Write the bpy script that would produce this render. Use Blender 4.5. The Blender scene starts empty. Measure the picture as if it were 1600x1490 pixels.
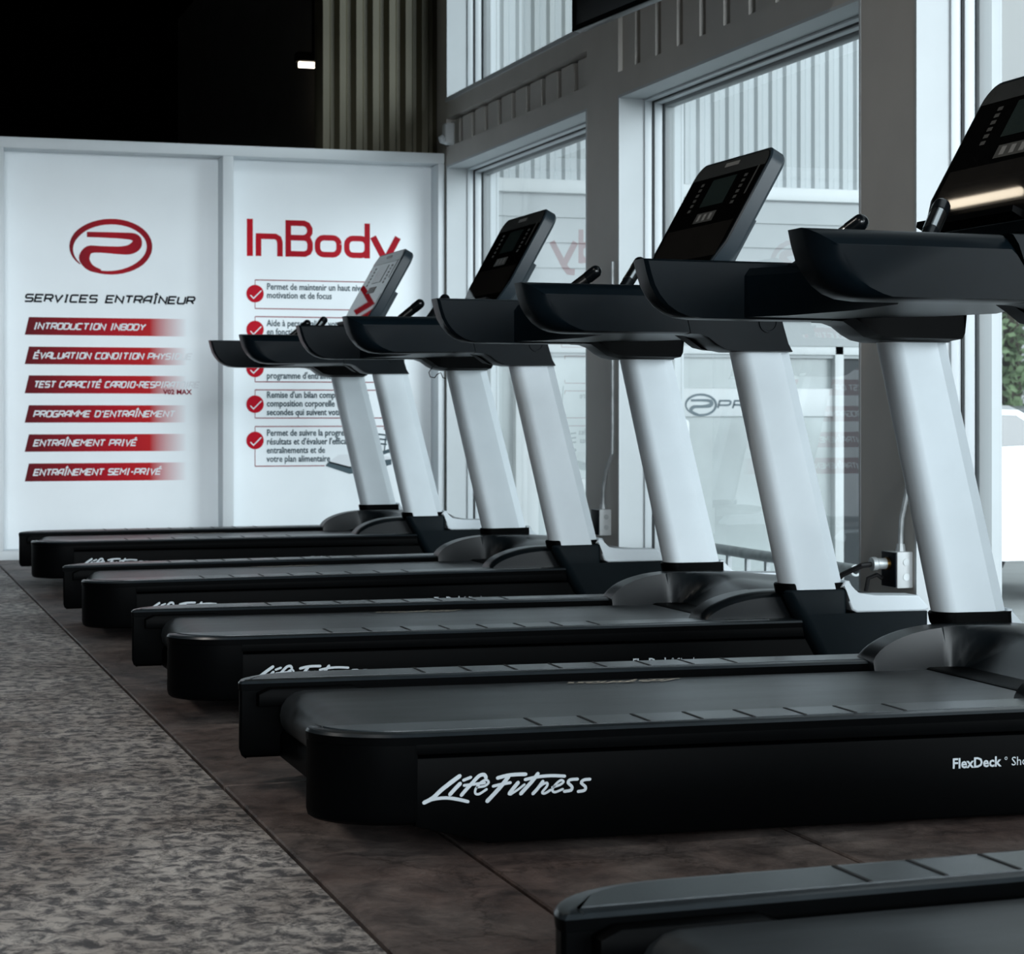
import bpy, bmesh, math, random
from mathutils import Vector, Matrix
random.seed(7)
S = bpy.context.scene
COL = S.collection
R = math.radians

# ------------------------------------------------------------------ camera, sky, exposure
cam_d = bpy.data.cameras.new('camera')
cam = bpy.data.objects.new('camera', cam_d); COL.objects.link(cam); S.camera = cam
cam.location = (0, 0, 0.77)
cam.rotation_euler = (R(90), 0, -R(17.6456))
cam_d.sensor_fit = 'HORIZONTAL'; cam_d.sensor_width = 36
cam_d.lens = 3276 / 1600 * 36
cam_d.shift_y = -(745 - 644.1) / 1600
cam_d.clip_end = 300
cam_d.dof.use_dof = True; cam_d.dof.focus_distance = 4.6; cam_d.dof.aperture_fstop = 13
S.view_settings.view_transform = 'Standard'; S.view_settings.look = 'None'
S.view_settings.gamma = 1; S.view_settings.use_curve_mapping = False
S.view_settings.exposure = 0.64

w = bpy.data.worlds.new('overcast'); S.world = w; w.use_nodes = True
nt = w.node_tree; nt.nodes.clear()
wo = nt.nodes.new('ShaderNodeOutputWorld'); bg = nt.nodes.new('ShaderNodeBackground')
tc = nt.nodes.new('ShaderNodeTexCoord'); nz = nt.nodes.new('ShaderNodeTexNoise'); cr = nt.nodes.new('ShaderNodeValToRGB')
nz.inputs['Scale'].default_value = 2.2; nz.inputs['Detail'].default_value = 4
cr.color_ramp.elements[0].position = .3; cr.color_ramp.elements[0].color = (.70, .82, .90, 1)
cr.color_ramp.elements[1].position = .7; cr.color_ramp.elements[1].color = (.88, .98, 1.0, 1)
nt.links.new(tc.outputs['Generated'], nz.inputs['Vector']); nt.links.new(nz.outputs['Fac'], cr.inputs['Fac'])
nt.links.new(cr.outputs['Color'], bg.inputs['Color']); nt.links.new(bg.outputs['Background'], wo.inputs['Surface'])
SKY = 0.45
bg.inputs['Strength'].default_value = SKY

# bright low sky in front of the building, coming in through the glazed shop front behind the camera
for az, en in ((-33, 2.0), (5, 1.5)):
    sun_d = bpy.data.lights.new('low_daylight', 'SUN'); sun_d.energy = en; sun_d.angle = R(36 if az < 0 else 22); sun_d.color = (.87, .95, 1.0)
    sun = bpy.data.objects.new('low_daylight', sun_d); COL.objects.link(sun); a, e = R(az), R(8)
    sun.rotation_euler = Vector((math.sin(a) * math.cos(e), math.cos(a) * math.cos(e), -math.sin(e))).to_track_quat('-Z', 'Y').to_euler()

def portal(name, loc, rot, sx, sy):
    l = bpy.data.lights.new(name, 'AREA'); l.shape = 'RECTANGLE'; l.size = sx; l.size_y = sy
    l.cycles.is_portal = True
    o = bpy.data.objects.new(name, l); COL.objects.link(o); o.location = loc; o.rotation_euler = rot
    return o

# ------------------------------------------------------------------ materials
def mat(name, col, rough=.5, metal=0, spec=.5, var=.06, vscale=12, bump=0, bscale=60, stretch=(1, 1, 1), coat=0):
    m = bpy.data.materials.new(name); m.use_nodes = True
    t = m.node_tree; b = t.nodes['Principled BSDF']
    b.inputs['Roughness'].default_value = rough; b.inputs['Metallic'].default_value = metal
    b.inputs['Specular IOR Level'].default_value = spec
    if coat: b.inputs['Coat Weight'].default_value = coat; b.inputs['Coat Roughness'].default_value = .08
    tc = t.nodes.new('ShaderNodeTexCoord'); mp = t.nodes.new('ShaderNodeMapping'); mp.inputs['Scale'].default_value = stretch
    n = t.nodes.new('ShaderNodeTexNoise'); n.inputs['Scale'].default_value = vscale; n.inputs['Detail'].default_value = 5
    r = t.nodes.new('ShaderNodeValToRGB')
    lo = [max(0, c * (1 - var)) for c in col]; hi = [min(1, c * (1 + var)) for c in col]
    r.color_ramp.elements[0].position = .3; r.color_ramp.elements[1].position = .7
    r.color_ramp.elements[0].color = (*lo, 1); r.color_ramp.elements[1].color = (*hi, 1)
    t.links.new(tc.outputs['Object'], mp.inputs['Vector']); t.links.new(mp.outputs['Vector'], n.inputs['Vector'])
    t.links.new(n.outputs['Fac'], r.inputs['Fac']); t.links.new(r.outputs['Color'], b.inputs['Base Color'])
    if bump:
        n2 = t.nodes.new('ShaderNodeTexNoise'); n2.inputs['Scale'].default_value = bscale; n2.inputs['Detail'].default_value = 3
        bp = t.nodes.new('ShaderNodeBump'); bp.inputs['Strength'].default_value = bump; bp.inputs['Distance'].default_value = .01
        t.links.new(mp.outputs['Vector'], n2.inputs['Vector']); t.links.new(n2.outputs['Fac'], bp.inputs['Height'])
        t.links.new(bp.outputs['Normal'], b.inputs['Normal'])
    return m

def emit(name, col, s):
    m = bpy.data.materials.new(name); m.use_nodes = True; t = m.node_tree
    b = t.nodes['Principled BSDF']; b.inputs['Base Color'].default_value = (.8, .8, .8, 1)
    b.inputs['Emission Color'].default_value = (*col, 1); b.inputs['Emission Strength'].default_value = s
    return m

def glass_mat(name, tint=(1, 1, 1), ior=1.5, rough=0.0, boost=1.0):
    m = bpy.data.materials.new(name); m.use_nodes = True; t = m.node_tree; t.nodes.clear()
    o = t.nodes.new('ShaderNodeOutputMaterial'); mx = t.nodes.new('ShaderNodeMixShader')
    tr = t.nodes.new('ShaderNodeBsdfTransparent'); tr.inputs['Color'].default_value = (*tint, 1)
    gl = t.nodes.new('ShaderNodeBsdfGlossy'); gl.inputs['Roughness'].default_value = rough
    # Schlick reflectance of a thin pane, the same from both sides
    lw = t.nodes.new('ShaderNodeLayerWeight'); lw.inputs['Blend'].default_value = .5
    pw = t.nodes.new('ShaderNodeMath'); pw.operation = 'POWER'; pw.inputs[1].default_value = 5
    mu = t.nodes.new('ShaderNodeMath'); mu.operation = 'MULTIPLY_ADD'; mu.inputs[1].default_value = .96 * boost; mu.inputs[2].default_value = .04 * boost; mu.use_clamp = True
    t.links.new(lw.outputs['Facing'], pw.inputs[0]); t.links.new(pw.outputs[0], mu.inputs[0])
    t.links.new(mu.outputs[0], mx.inputs['Fac'])
    t.links.new(tr.outputs[0], mx.inputs[1]); t.links.new(gl.outputs[0], mx.inputs[2]); t.links.new(mx.outputs[0], o.inputs['Surface'])
    return m

def grad_mat(name, stops, x0, x1, axis=0, rough=.45):
    """printed colour gradient along a local axis"""
    m = bpy.data.materials.new(name); m.use_nodes = True; t = m.node_tree; b = t.nodes['Principled BSDF']
    b.inputs['Roughness'].default_value = rough; b.inputs['Specular IOR Level'].default_value = .08
    tc = t.nodes.new('ShaderNodeTexCoord'); sx = t.nodes.new('ShaderNodeSeparateXYZ'); mr = t.nodes.new('ShaderNodeMapRange')
    mr.inputs['From Min'].default_value = x0; mr.inputs['From Max'].default_value = x1
    r = t.nodes.new('ShaderNodeValToRGB'); e = r.color_ramp.elements
    e[0].position = stops[0][0]; e[0].color = (*stops[0][1], 1); e[1].position = stops[-1][0]; e[1].color = (*stops[-1][1], 1)
    for p, c in stops[1:-1]:
        q = e.new(p); q.color = (*c, 1)
    t.links.new(tc.outputs['Object'], sx.inputs[0]); t.links.new(sx.outputs[axis], mr.inputs['Value'])
    t.links.new(mr.outputs['Result'], r.inputs['Fac']); t.links.new(r.outputs['Color'], b.inputs['Base Color'])
    return m

PANEL_C = (.84, .89, .92)
M = {}
M['plastic'] = mat('black_plastic', (.0008, .0010, .0012), .45, var=.15, vscale=40, spec=.025)
M['plastic_gloss'] = mat('black_gloss_plastic', (.003, .004, .005), .22, var=.1, spec=.4)
M['arm'] = mat('navy_black_plastic', (.0020, .0044, .0064), .34, var=.1, vscale=30, spec=.07)
M['boot'] = mat('slate_plastic', (.0055, .0095, .0122), .45, var=.08, vscale=30, spec=.06)
M['hood'] = mat('hood_plastic', (.0028, .0046, .0060), .33, var=.1, vscale=30, spec=.32)
M['rail'] = mat('rail_plastic', (.012, .016, .019), .28, var=.12, vscale=30, spec=.5)
M['pad'] = mat('tread_pad_rubber', (.030, .038, .043), .30, var=.12, vscale=60, bump=.05, bscale=300, spec=.55)
M['groove'] = mat('groove_black', (.002, .002, .003), .7)
M['belt'] = mat('running_belt', (.026, .031, .035), .36, var=.65, vscale=7, bump=.05, bscale=420, stretch=(.6, 2.2, 1), spec=.5)
M['silver'] = mat('silver_paint', (.66, .72, .76), .5, metal=.2, var=.02, spec=.4)
M['chrome'] = mat('brushed_chrome', (.75, .78, .8), .18, metal=1, var=.03)
M['logo'] = mat('white_logo', (.52, .57, .61), .5, var=.03)
M['print'] = mat('tan_belt_print', (.52, .47, .39), .6, var=.2, vscale=200)
M['conframe'] = mat('console_shell', (.014, .024, .032), .40, var=.08, spec=.5)
M['face'] = mat('console_face', (.004, .004, .004), .02, var=.1, spec=.55)
M['facelow'] = mat('console_lower_face', (.022, .020, .018), .025, var=.15, spec=.5)
M['head'] = mat('console_header', (.06, .064, .064), .22, var=.1)
M['screen'] = mat('console_screen', (.03, .045, .042), .12, var=.1, spec=.6)
M['key'] = mat('console_keys', (.10, .10, .095), .4, var=.1)
M['label'] = mat('console_label', (.34, .335, .32), .45, var=.1)
M['taupe'] = mat('taupe_paint', (.58, .56, .525), .55, var=.05, vscale=3, spec=.35)
M['endwall'] = mat('end_wall_paint', (.11, .10, .066), .5, var=.08, vscale=3, spec=.3)
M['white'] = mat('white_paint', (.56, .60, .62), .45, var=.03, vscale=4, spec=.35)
M['frame'] = mat('window_vinyl', (.66, .71, .74), .35, var=.03, vscale=4)
M['gasket'] = mat('window_gasket', (.03, .035, .038), .6)
M['panel'] = mat('printed_panel', PANEL_C, .42, var=.012, vscale=5, spec=.35)
M['postw'] = mat('frame_white', (.74, .79, .82), .45, var=.02, vscale=5, spec=.35)
M['black'] = mat('ceiling_black', (.004, .004, .004), .8, var=.2, spec=.1)
M['darkwall'] = mat('dark_wall', (.012, .012, .012), .8, var=.2, spec=.1)
M['tv'] = mat('tv_black', (.004, .004, .005), .35)
M['red'] = mat('print_red', (.46, .003, .016), .45, var=.04, spec=.08)
M['dred'] = mat('print_dark_red', (.24, .004, .018), .5, var=.05, spec=.08)
M['ink'] = mat('print_black', (.004, .006, .010), .5, spec=.05)
M['inkg'] = mat('print_grey', (.085, .12, .14), .5, spec=.05)
M['pwhite'] = mat('print_white', (.74, .77, .80), .5, var=.02)
M['steel'] = mat('galvanised_steel', (.45, .48, .49), .45, metal=.4, var=.2, vscale=25)
M['boxm'] = mat('pvc_box', (.62, .65, .66), .45, var=.05)
M['brass'] = mat('brass', (.5, .28, .08), .3, metal=1)
M['rubber'] = mat('black_cable', (.006, .006, .007), .45)
M['glass'] = glass_mat('window_glass', (.93, .97, .97), 1.5, 0.0, 1.8)
M['glass2'] = glass_mat('clear_window_glass', (.97, .99, .99), 1.5, 0.0, .6)
M['asphalt'] = mat('pavement', (.42, .44, .44), .8, var=.12, vscale=2, bump=.1)
M['grass'] = mat('grass', (.10, .15, .05), .9, var=.3, vscale=4)
M['leaf'] = mat('leaves', (.15, .22, .12), .6, var=.5, vscale=2)
M['leafd'] = mat('leaves_dark', (.085, .14, .09), .6, var=.5, vscale=2)
M['bark'] = mat('bark', (.06, .05, .04), .9, var=.3)
M['carw'] = mat('car_white', (.72, .75, .77), .2, var=.02, spec=.6)
M['card'] = mat('car_grey', (.16, .19, .22), .2, var=.02, spec=.6)
M['carg'] = mat('car_glass', (.02, .03, .035), .05, spec=.8)
M['doorg'] = mat('dark_door_glass', (.03, .036, .04), .35, spec=.15)
M['tyre'] = mat('tyre', (.012, .012, .013), .7)
M['siding'] = mat('metal_siding', (.42, .455, .47), .45, var=.02, vscale=3, spec=.3)
M['flash'] = mat('flashing_white', (.55, .58, .59), .4, var=.02, spec=.3)
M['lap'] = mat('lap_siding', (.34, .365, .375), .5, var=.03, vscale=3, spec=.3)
M['sglass'] = mat('storefront_glass', (.36, .40, .405), .22, var=.3, vscale=1.3, spec=.35)
M['lampw'] = emit('lamp_warm', (1.0, .86, .66), 4.5)

# ------------------------------------------------------------------ mesh helpers
def finish(name, bm, mats, parent=None, loc=None, ang=32):
    bmesh.ops.recalc_face_normals(bm, faces=bm.faces)
    for f in bm.faces: f.smooth = True
    for e in bm.edges:
        if len(e.link_faces) == 2:
            e.smooth = e.calc_face_angle(0) < R(ang)
        else: e.smooth = False
    me = bpy.data.meshes.new(name); bm.to_mesh(me); bm.free()
    for m in (mats if isinstance(mats, (list, tuple)) else [mats]): me.materials.append(M[m] if isinstance(m, str) else m)
    o = bpy.data.objects.new(name, me); COL.objects.link(o)
    if parent: o.parent = parent
    if loc: o.location = loc
    return o

def box(bm, x0, x1, y0, y1, z0, z1, mi=0, bev=0, seg=2):
    r = bmesh.ops.create_cube(bm, size=1)
    vs = r['verts']
    for v in vs: v.co = Vector((x0 + (v.co.x + .5) * (x1 - x0), y0 + (v.co.y + .5) * (y1 - y0), z0 + (v.co.z + .5) * (z1 - z0)))
    fs = set(f for v in vs for f in v.link_faces)
    for f in fs: f.material_index = mi
    if bev:
        es = list(set(e for v in vs for e in v.link_edges))
        q = bmesh.ops.bevel(bm, geom=es, offset=bev, segments=seg, affect='EDGES', profile=.5)
        for f in q['faces']: f.material_index = mi
    return vs

def loft(bm, loops, cap=True, mi=0, closed=True):
    rows = [[bm.verts.new(p) for p in L] for L in loops]
    n = len(rows[0])
    for a, b in zip(rows, rows[1:]):
        for i in range(n if closed else n - 1):
            j = (i + 1) % n
            f = bm.faces.new((a[i], a[j], b[j], b[i])); f.material_index = mi
    if cap:
        for rr in (rows[0], rows[-1]):
            f = bm.faces.new(rr); f.material_index = mi
    return rows

def prism(bm, pts, axis, a, b, mi=0, bev=0):
    """polygon in the plane perpendicular to axis ('y': pts are x,z; 'z': pts are x,y; 'x': pts are y,z)"""
    def P(p, t):
        return {'y': (p[0], t, p[1]), 'z': (p[0], p[1], t), 'x': (t, p[0], p[1])}[axis]
    rows = loft(bm, [[P(p, a) for p in pts], [P(p, b) for p in pts]], mi=mi)
    if bev:
        es = []
        for rr in rows:
            for i, v in enumerate(rr):
                e = bm.edges.get((v, rr[(i + 1) % len(rr)]))
                if e: es.append(e)
        q = bmesh.ops.bevel(bm, geom=es, offset=bev, segments=2, affect='EDGES', profile=.5)
        for f in q['faces']: f.material_index = mi
    return rows

def tube(bm, pts, r, n=12, mi=0, caps=True):
    pts = [Vector(p) for p in pts]; rows = []
    rr = r if isinstance(r, (list, tuple)) else [r] * len(pts)
    up = None
    for i, p in enumerate(pts):
        d = (pts[min(i + 1, len(pts) - 1)] - pts[max(i - 1, 0)])
        if d.length < 1e-9: d = Vector((0, 0, 1))
        d.normalize()
        if up is None:
            up = Vector((0, 0, 1)) if abs(d.z) < .9 else Vector((1, 0, 0))
        s = d.cross(up).normalized(); up = s.cross(d).normalized()
        rows.append([p + (s * math.cos(2 * math.pi * k / n) + up * math.sin(2 * math.pi * k / n)) * rr[i] for k in range(n)])
    loft(bm, rows, caps, mi)

def rrect(x0, x1, y0, y1, r, n=5):
    """rounded rectangle; r single or (r at x0 side, r at x1 side)"""
    ra, rb = r if isinstance(r, tuple) else (r, r)
    out = []
    for cx, cy, a0, q in ((x1 - rb, y1 - rb, 0, rb), (x0 + ra, y1 - ra, 90, ra), (x0 + ra, y0 + ra, 180, ra), (x1 - rb, y0 + rb, 270, rb)):
        for k in range(n + 1):
            a = R(a0 + 90 * k / n); out.append((cx + q * math.cos(a), cy + q * math.sin(a)))
    return out

def empty(name, loc=(0, 0, 0), rz=0):
    o = bpy.data.objects.new(name, None); COL.objects.link(o); o.location = loc; o.rotation_euler = (0, 0, rz)
    o.empty_display_size = .1
    return o
def tag(o, label=None, cat=None, group=None, kind=None):
    if label: o['label'] = label
    if cat: o['category'] = cat
    if group: o['group'] = group
    if kind: o['kind'] = kind
    return o
def structure(o): o['kind'] = 'structure'; return o
def obj(name, mats, parent=None, **k):
    """decorator-free helper: returns (bm, done)"""
    bm = bmesh.new()
    return bm, (lambda: finish(name, bm, mats, parent, **k))

def frame_map(o, u, v):
    o, u, v = Vector(o), Vector(u), Vector(v)
    return lambda a, b: o + u * a + v * b

RK = 0
def ribbon(bm, pts, wd, F, mi=0, capn=4):
    """flat brush stroke through pts (2-D) with width wd (number or list), mapped by F"""
    global RK
    RK = (RK + 1) % 14; F0 = F; nn_ = (F0(1, 0) - F0(0, 0)).cross(F0(0, 1) - F0(0, 0)).normalized() * (RK * .00009)
    F = lambda a, b: F0(a, b) + nn_
    P = [Vector(p) for p in pts]; n = len(P)
    W = wd if isinstance(wd, (list, tuple)) else [wd] * n
    L, Rr = [], []
    for i in range(n):
        a = (P[i] - P[i - 1]).normalized() if i else (P[1] - P[0]).normalized()
        b = (P[i + 1] - P[i]).normalized() if i < n - 1 else a
        t = a + b
        if t.length < 1e-6: t = Vector((-a.y, a.x))
        t.normalize(); nn = Vector((-t.y, t.x))
        c = max(.5, abs(nn.dot(Vector((-a.y, a.x)))))
        L.append(P[i] + nn * W[i] / 2 / c); Rr.append(P[i] - nn * W[i] / 2 / c)
    out = list(L)
    if capn:
        for k in range(1, capn):
            t = (P[-1] - P[-2]).normalized(); nn = Vector((-t.y, t.x)); a = math.pi * k / capn
            out.append(P[-1] + (nn * math.cos(a) + t * math.sin(a)) * W[-1] / 2)
    vl = [bm.verts.new(F(*p)) for p in L]; vr = [bm.verts.new(F(*p)) for p in Rr]
    for i in range(n - 1):
        f = bm.faces.new((vl[i], vl[i + 1], vr[i + 1], vr[i])); f.material_index = mi
    for end, vL, vR, p, t in ((1, vl[-1], vr[-1], P[-1], (P[-1] - P[-2]).normalized()), (0, vr[0], vl[0], P[0], (P[0] - P[1]).normalized())):
        if not capn: break
        wv = W[-1] if end else W[0]; nn = Vector((-t.y, t.x)); ring = [vL]
        for k in range(1, capn):
            a = math.pi * k / capn
            ring.append(bm.verts.new(F(*(p + (nn * math.cos(a) + t * math.sin(a)) * wv / 2))))
        ring.append(vR)
        f = bm.faces.new(ring); f.material_index = mi

def spline(pts, wd, m=4):
    """Catmull-Rom smoothing of a brush stroke and its widths"""
    n = len(pts); W = wd if isinstance(wd, (list, tuple)) else [wd] * n
    if n < 3: return pts, W
    q = [(p[0], p[1], k) for p, k in zip(pts, W)]; q = [q[0]] + q + [q[-1]]; out = []
    for i in range(1, n):
        for k in range(m):
            t = k / m
            out.append([.5 * (2 * q[i][c] + (q[i + 1][c] - q[i - 1][c]) * t + (2 * q[i - 1][c] - 5 * q[i][c] + 4 * q[i + 1][c] - q[i + 2][c]) * t * t + (3 * q[i][c] - q[i - 1][c] - 3 * q[i + 1][c] + q[i + 2][c]) * t ** 3) for c in range(3)])
    out.append(list(q[-1]))
    return [(a, b) for a, b, _ in out], [max(.0005, c) for _, _, c in out]

def poly(bm, pts, F, mi=0):
    f = bm.faces.new([bm.verts.new(F(*p)) for p in pts]); f.material_index = mi; return f

def text_into(bm, s, size, F, mi=0, sx=1.0, shear=0.0, bold=0.0):
    cu = bpy.data.curves.new('t', 'FONT'); cu.body = s; cu.size = size; cu.shear = shear; cu.offset = bold; cu.resolution_u = 2
    o = bpy.data.objects.new('t', cu); COL.objects.link(o)
    dg = bpy.context.evaluated_depsgraph_get(); me = bpy.data.meshes.new_from_object(o.evaluated_get(dg))
    vs = [bm.verts.new(F(v.co.x * sx, v.co.y)) for v in me.vertices]
    for p in me.polygons:
        try:
            f = bm.faces.new([vs[i] for i in p.vertices]); f.material_index = mi
        except ValueError: pass
    bpy.data.objects.remove(o); bpy.data.curves.remove(cu); bpy.data.meshes.remove(me)

# squared stroke capitals, unit box
G = {
 'A': [[(0, 0), (0, .62), (.38, 1), (1, 1), (1, 0)], [(0, .38), (1, .38)]], 'B': [[(0, 0), (0, 1), (.85, 1), (1, .85), (1, .62), (.88, .5), (0, .5)], [(.88, .5), (1, .36), (1, .12), (.88, 0), (0, 0)]],
 'C': [[(1, 1), (.12, 1), (0, .88), (0, .12), (.12, 0), (1, 0)]], 'D': [[(0, 0), (0, 1), (.8, 1), (1, .8), (1, .2), (.8, 0), (0, 0)]],
 'E': [[(1, 1), (0, 1), (0, 0), (1, 0)], [(0, .5), (.85, .5)]], 'F': [[(1, 1), (0, 1), (0, 0)], [(0, .5), (.85, .5)]],
 'G': [[(1, 1), (.12, 1), (0, .88), (0, .12), (.12, 0), (1, 0), (1, .48), (.5, .48)]], 'H': [[(0, 0), (0, 1)], [(1, 0), (1, 1)], [(0, .5), (1, .5)]],
 'I': [[(.5, 0), (.5, 1)], [(.2, 1), (.8, 1)], [(.2, 0), (.8, 0)]], 'L': [[(0, 1), (0, 0), (1, 0)]],
 'M': [[(0, 0), (0, 1), (.5, .45), (1, 1), (1, 0)]], 'N': [[(0, 0), (0, 1), (1, 0), (1, 1)]],
 'O': [[(.12, 0), (0, .12), (0, .88), (.12, 1), (.88, 1), (1, .88), (1, .12), (.88, 0), (.12, 0)]], 'P': [[(0, 0), (0, 1), (.85, 1), (1, .85), (1, .55), (.85, .4), (0, .4)]],
 'Q': [[(.12, 0), (0, .12), (0, .88), (.12, 1), (.88, 1), (1, .88), (1, .12), (.88, 0), (.12, 0)], [(.6, .3), (1.05, -.1)]],
 'R': [[(0, 0), (0, 1), (.85, 1), (1, .85), (1, .58), (.85, .45), (0, .45)], [(.55, .45), (1, 0)]], 'S': [[(1, 1), (.12, 1), (0, .88), (0, .62), (.12, .5), (.88, .5), (1, .38), (1, .12), (.88, 0), (0, 0)]],
 'T': [[(0, 1), (1, 1)], [(.5, 1), (.5, 0)]], 'U': [[(0, 1), (0, .12), (.12, 0), (.88, 0), (1, .12), (1, 1)]], 'V': [[(0, 1), (.5, 0), (1, 1)]],
 'X': [[(0, 0), (1, 1)], [(0, 1), (1, 0)]], 'Y': [[(0, 1), (.5, .5), (1, 1)], [(.5, .5), (.5, 0)]], '-': [[(.1, .45), (.9, .45)]], "'": [[(.5, 1.05), (.4, .75)]],
 '0': [[(0, 0), (0, 1), (1, 1), (1, 0), (0, 0)]], '2': [[(0, 1), (1, 1), (1, .5), (0, .5), (0, 0), (1, 0)]], ' ': [],
}
G['É'] = G['E'] + [[(.4, 1.2), (.75, 1.42)]]; G['Î'] = G['I'] + [[(.1, 1.2), (.5, 1.45), (.9, 1.2)]]
def stroke_text(bm, s, x0, x1, y0, h, F, th, slant=.15, mi=0):
    """fit string s between x0 and x1, cap height h"""
    wd = {'I': .55, 'Î': .55, "'": .35, '-': .6, ' ': .55, 'M': 1.15}
    tot = sum(wd.get(c, 1) for c in s) + .32 * (len(s) - 1)
    k = (x1 - x0 - slant * h) / tot; x = x0
    for c in s:
        cw = wd.get(c, 1) * k
        for st in G[c]:
            ribbon(bm, [(x + p[0] * cw + slant * p[1] * h, y0 + p[1] * h) for p in st], th, F, mi, capn=0 if len(st) > 1 else 2)
        x += cw + .32 * k

# ------------------------------------------------------------------ room
XW = 3.174          # inner face of the window wall
YB = 11.25          # printed partition at the far end
ZC = 4.7
bays = [(8.87, 11.175), (6.205, 8.47), (3.54, 5.84), (.45, 3.40), (-2.40, .30), (-5.05, -2.55)]

# floor: stamped concrete slabs with sawn joints
def floor_mat(name, light, dark, tint, sc, contrast):
    m = bpy.data.materials.new(name); m.use_nodes = True; t = m.node_tree; b = t.nodes['Principled BSDF']
    b.inputs['Roughness'].default_value = .55; b.inputs['Specular IOR Level'].default_value = .35
    tc = t.nodes.new('ShaderNodeTexCoord'); mp = t.nodes.new('ShaderNodeMapping'); mp.inputs['Scale'].default_value = (1.15, 1.0, 1)
    mp.inputs['Rotation'].default_value = (0, 0, R(8))
    def noise(scale, det, rough=.6, dist=0):
        n = t.nodes.new('ShaderNodeTexNoise'); n.inputs['Scale'].default_value = scale; n.inputs['Detail'].default_value = det
        n.inputs['Roughness'].default_value = rough; n.inputs['Distortion'].default_value = dist
        t.links.new(mp.outputs['Vector'], n.inputs['Vector']); return n
    t.links.new(tc.outputs['Object'], mp.inputs['Vector'])
    n1 = noise(sc, 11, .74, .5); n2 = noise(2.2, 6, .6, .5); n3 = noise(sc * 4, 6, .7)
    r1 = t.nodes.new('ShaderNodeValToRGB'); r1.color_ramp.elements[0].position = .5 - contrast; r1.color_ramp.elements[1].position = .5 + contrast
    r1.color_ramp.elements[0].color = (*dark, 1); r1.color_ramp.elements[1].color = (*light, 1)
    t.links.new(n1.outputs['Fac'], r1.inputs['Fac'])
    mx = t.nodes.new('ShaderNodeMixRGB'); mx.blend_type = 'MULTIPLY'; r2 = t.nodes.new('ShaderNodeValToRGB')
    r2.color_ramp.elements[0].position = .35; r2.color_ramp.elements[1].position = .65
    r2.color_ramp.elements[0].color = (*tint, 1); r2.color_ramp.elements[1].color = (1, 1, 1, 1)
    t.links.new(n2.outputs['Fac'], r2.inputs['Fac']); mx.inputs['Fac'].default_value = 1
    t.links.new(r1.outputs['Color'], mx.inputs['Color1']); t.links.new(r2.outputs['Color'], mx.inputs['Color2'])
    # hairline stamp cracks
    vo = t.nodes.new('ShaderNodeTexVoronoi'); vo.feature = 'DISTANCE_TO_EDGE'; vo.inputs['Scale'].default_value = 1.7
    wv = t.nodes.new('ShaderNodeMixRGB'); wv.blend_type = 'ADD'; wv.inputs['Fac'].default_value = .12
    t.links.new(mp.outputs['Vector'], wv.inputs['Color1']); t.links.new(n3.outputs['Color'], wv.inputs['Color2']); t.links.new(wv.outputs['Color'], vo.inputs['Vector'])
    r3 = t.nodes.new('ShaderNodeValToRGB'); r3.color_ramp.elements[0].position = 0; r3.color_ramp.elements[1].position = .012
    r3.color_ramp.elements[0].color = (.45, .43, .42, 1); r3.color_ramp.elements[1].color = (1, 1, 1, 1)
    t.links.new(vo.outputs['Distance'], r3.inputs['Fac'])
    m2 = t.nodes.new('ShaderNodeMixRGB'); m2.blend_type = 'MULTIPLY'; m2.inputs['Fac'].default_value = 1
    t.links.new(mx.outputs['Color'], m2.inputs['Color1']); t.links.new(r3.outputs['Color'], m2.inputs['Color2'])
    t.links.new(m2.outputs['Color'], b.inputs['Base Color'])
    ad = t.nodes.new('ShaderNodeMath'); ad.operation = 'ADD'; t.links.new(n1.outputs['Fac'], ad.inputs[0]); t.links.new(n3.outputs['Fac'], ad.inputs[1])
    bp = t.nodes.new('ShaderNodeBump'); bp.inputs['Strength'].default_value = .55; bp.inputs['Distance'].default_value = .012
    t.links.new(ad.outputs[0], bp.inputs['Height']); t.links.new(bp.outputs['Normal'], b.inputs['Normal'])
    return m
M['floor_l'] = floor_mat('stamped_concrete_grey', (.66, .61, .57), (.11, .105, .11), (.48, .44, .42), 24, .075)
M['floor_r'] = floor_mat('stamped_slate_brown', (.27, .225, .205), (.05, .042, .042), (.62, .52, .50), 8, .17)
bm, done = obj('floor', ['floor_l', 'floor_r', 'groove'])
box(bm, -7, 3.6, -5.2, 21, -.12, -.02, 2)
xs = [.742, 1.04, 1.657, 2.45, 3.6]; ys = [-5.2, -1, 1.2, 2.62, 4.30, 5.965, 7.65, 9.4, YB + .1]
g = .004
box(bm, -7, .742 - g, -5.2, YB + .1, -.02, 0, 0, .003, 1)
for i in range(4):
    for j in range(len(ys) - 1):
        box(bm, xs[i] + g, xs[i + 1] - g, ys[j] + g, ys[j + 1] - g, -.02, 0, 1, .003, 1)
box(bm, -7, 3.6, YB + .1, 21, -.02, -.001, 2)
structure(done())

bm, done = obj('ceiling', 'black'); box(bm, -7.2, XW + .4, -5.4, 21.2, ZC, ZC + .2); structure(done())
bm, done = obj('wall_left', 'darkwall'); box(bm, -7.2, -7, -5.4, 21.2, -.12, ZC); structure(done())
bm, done = obj('wall_far', 'darkwall'); box(bm, -7, XW, 21, 21.2, -.12, ZC); structure(done())

bm, done = obj('sun_blocker', 'black'); box(bm, -7, XW, 5.75, 5.95, 2.65, ZC); structure(done())  # unseen bar added to keep the low sun off the upper walls

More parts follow.
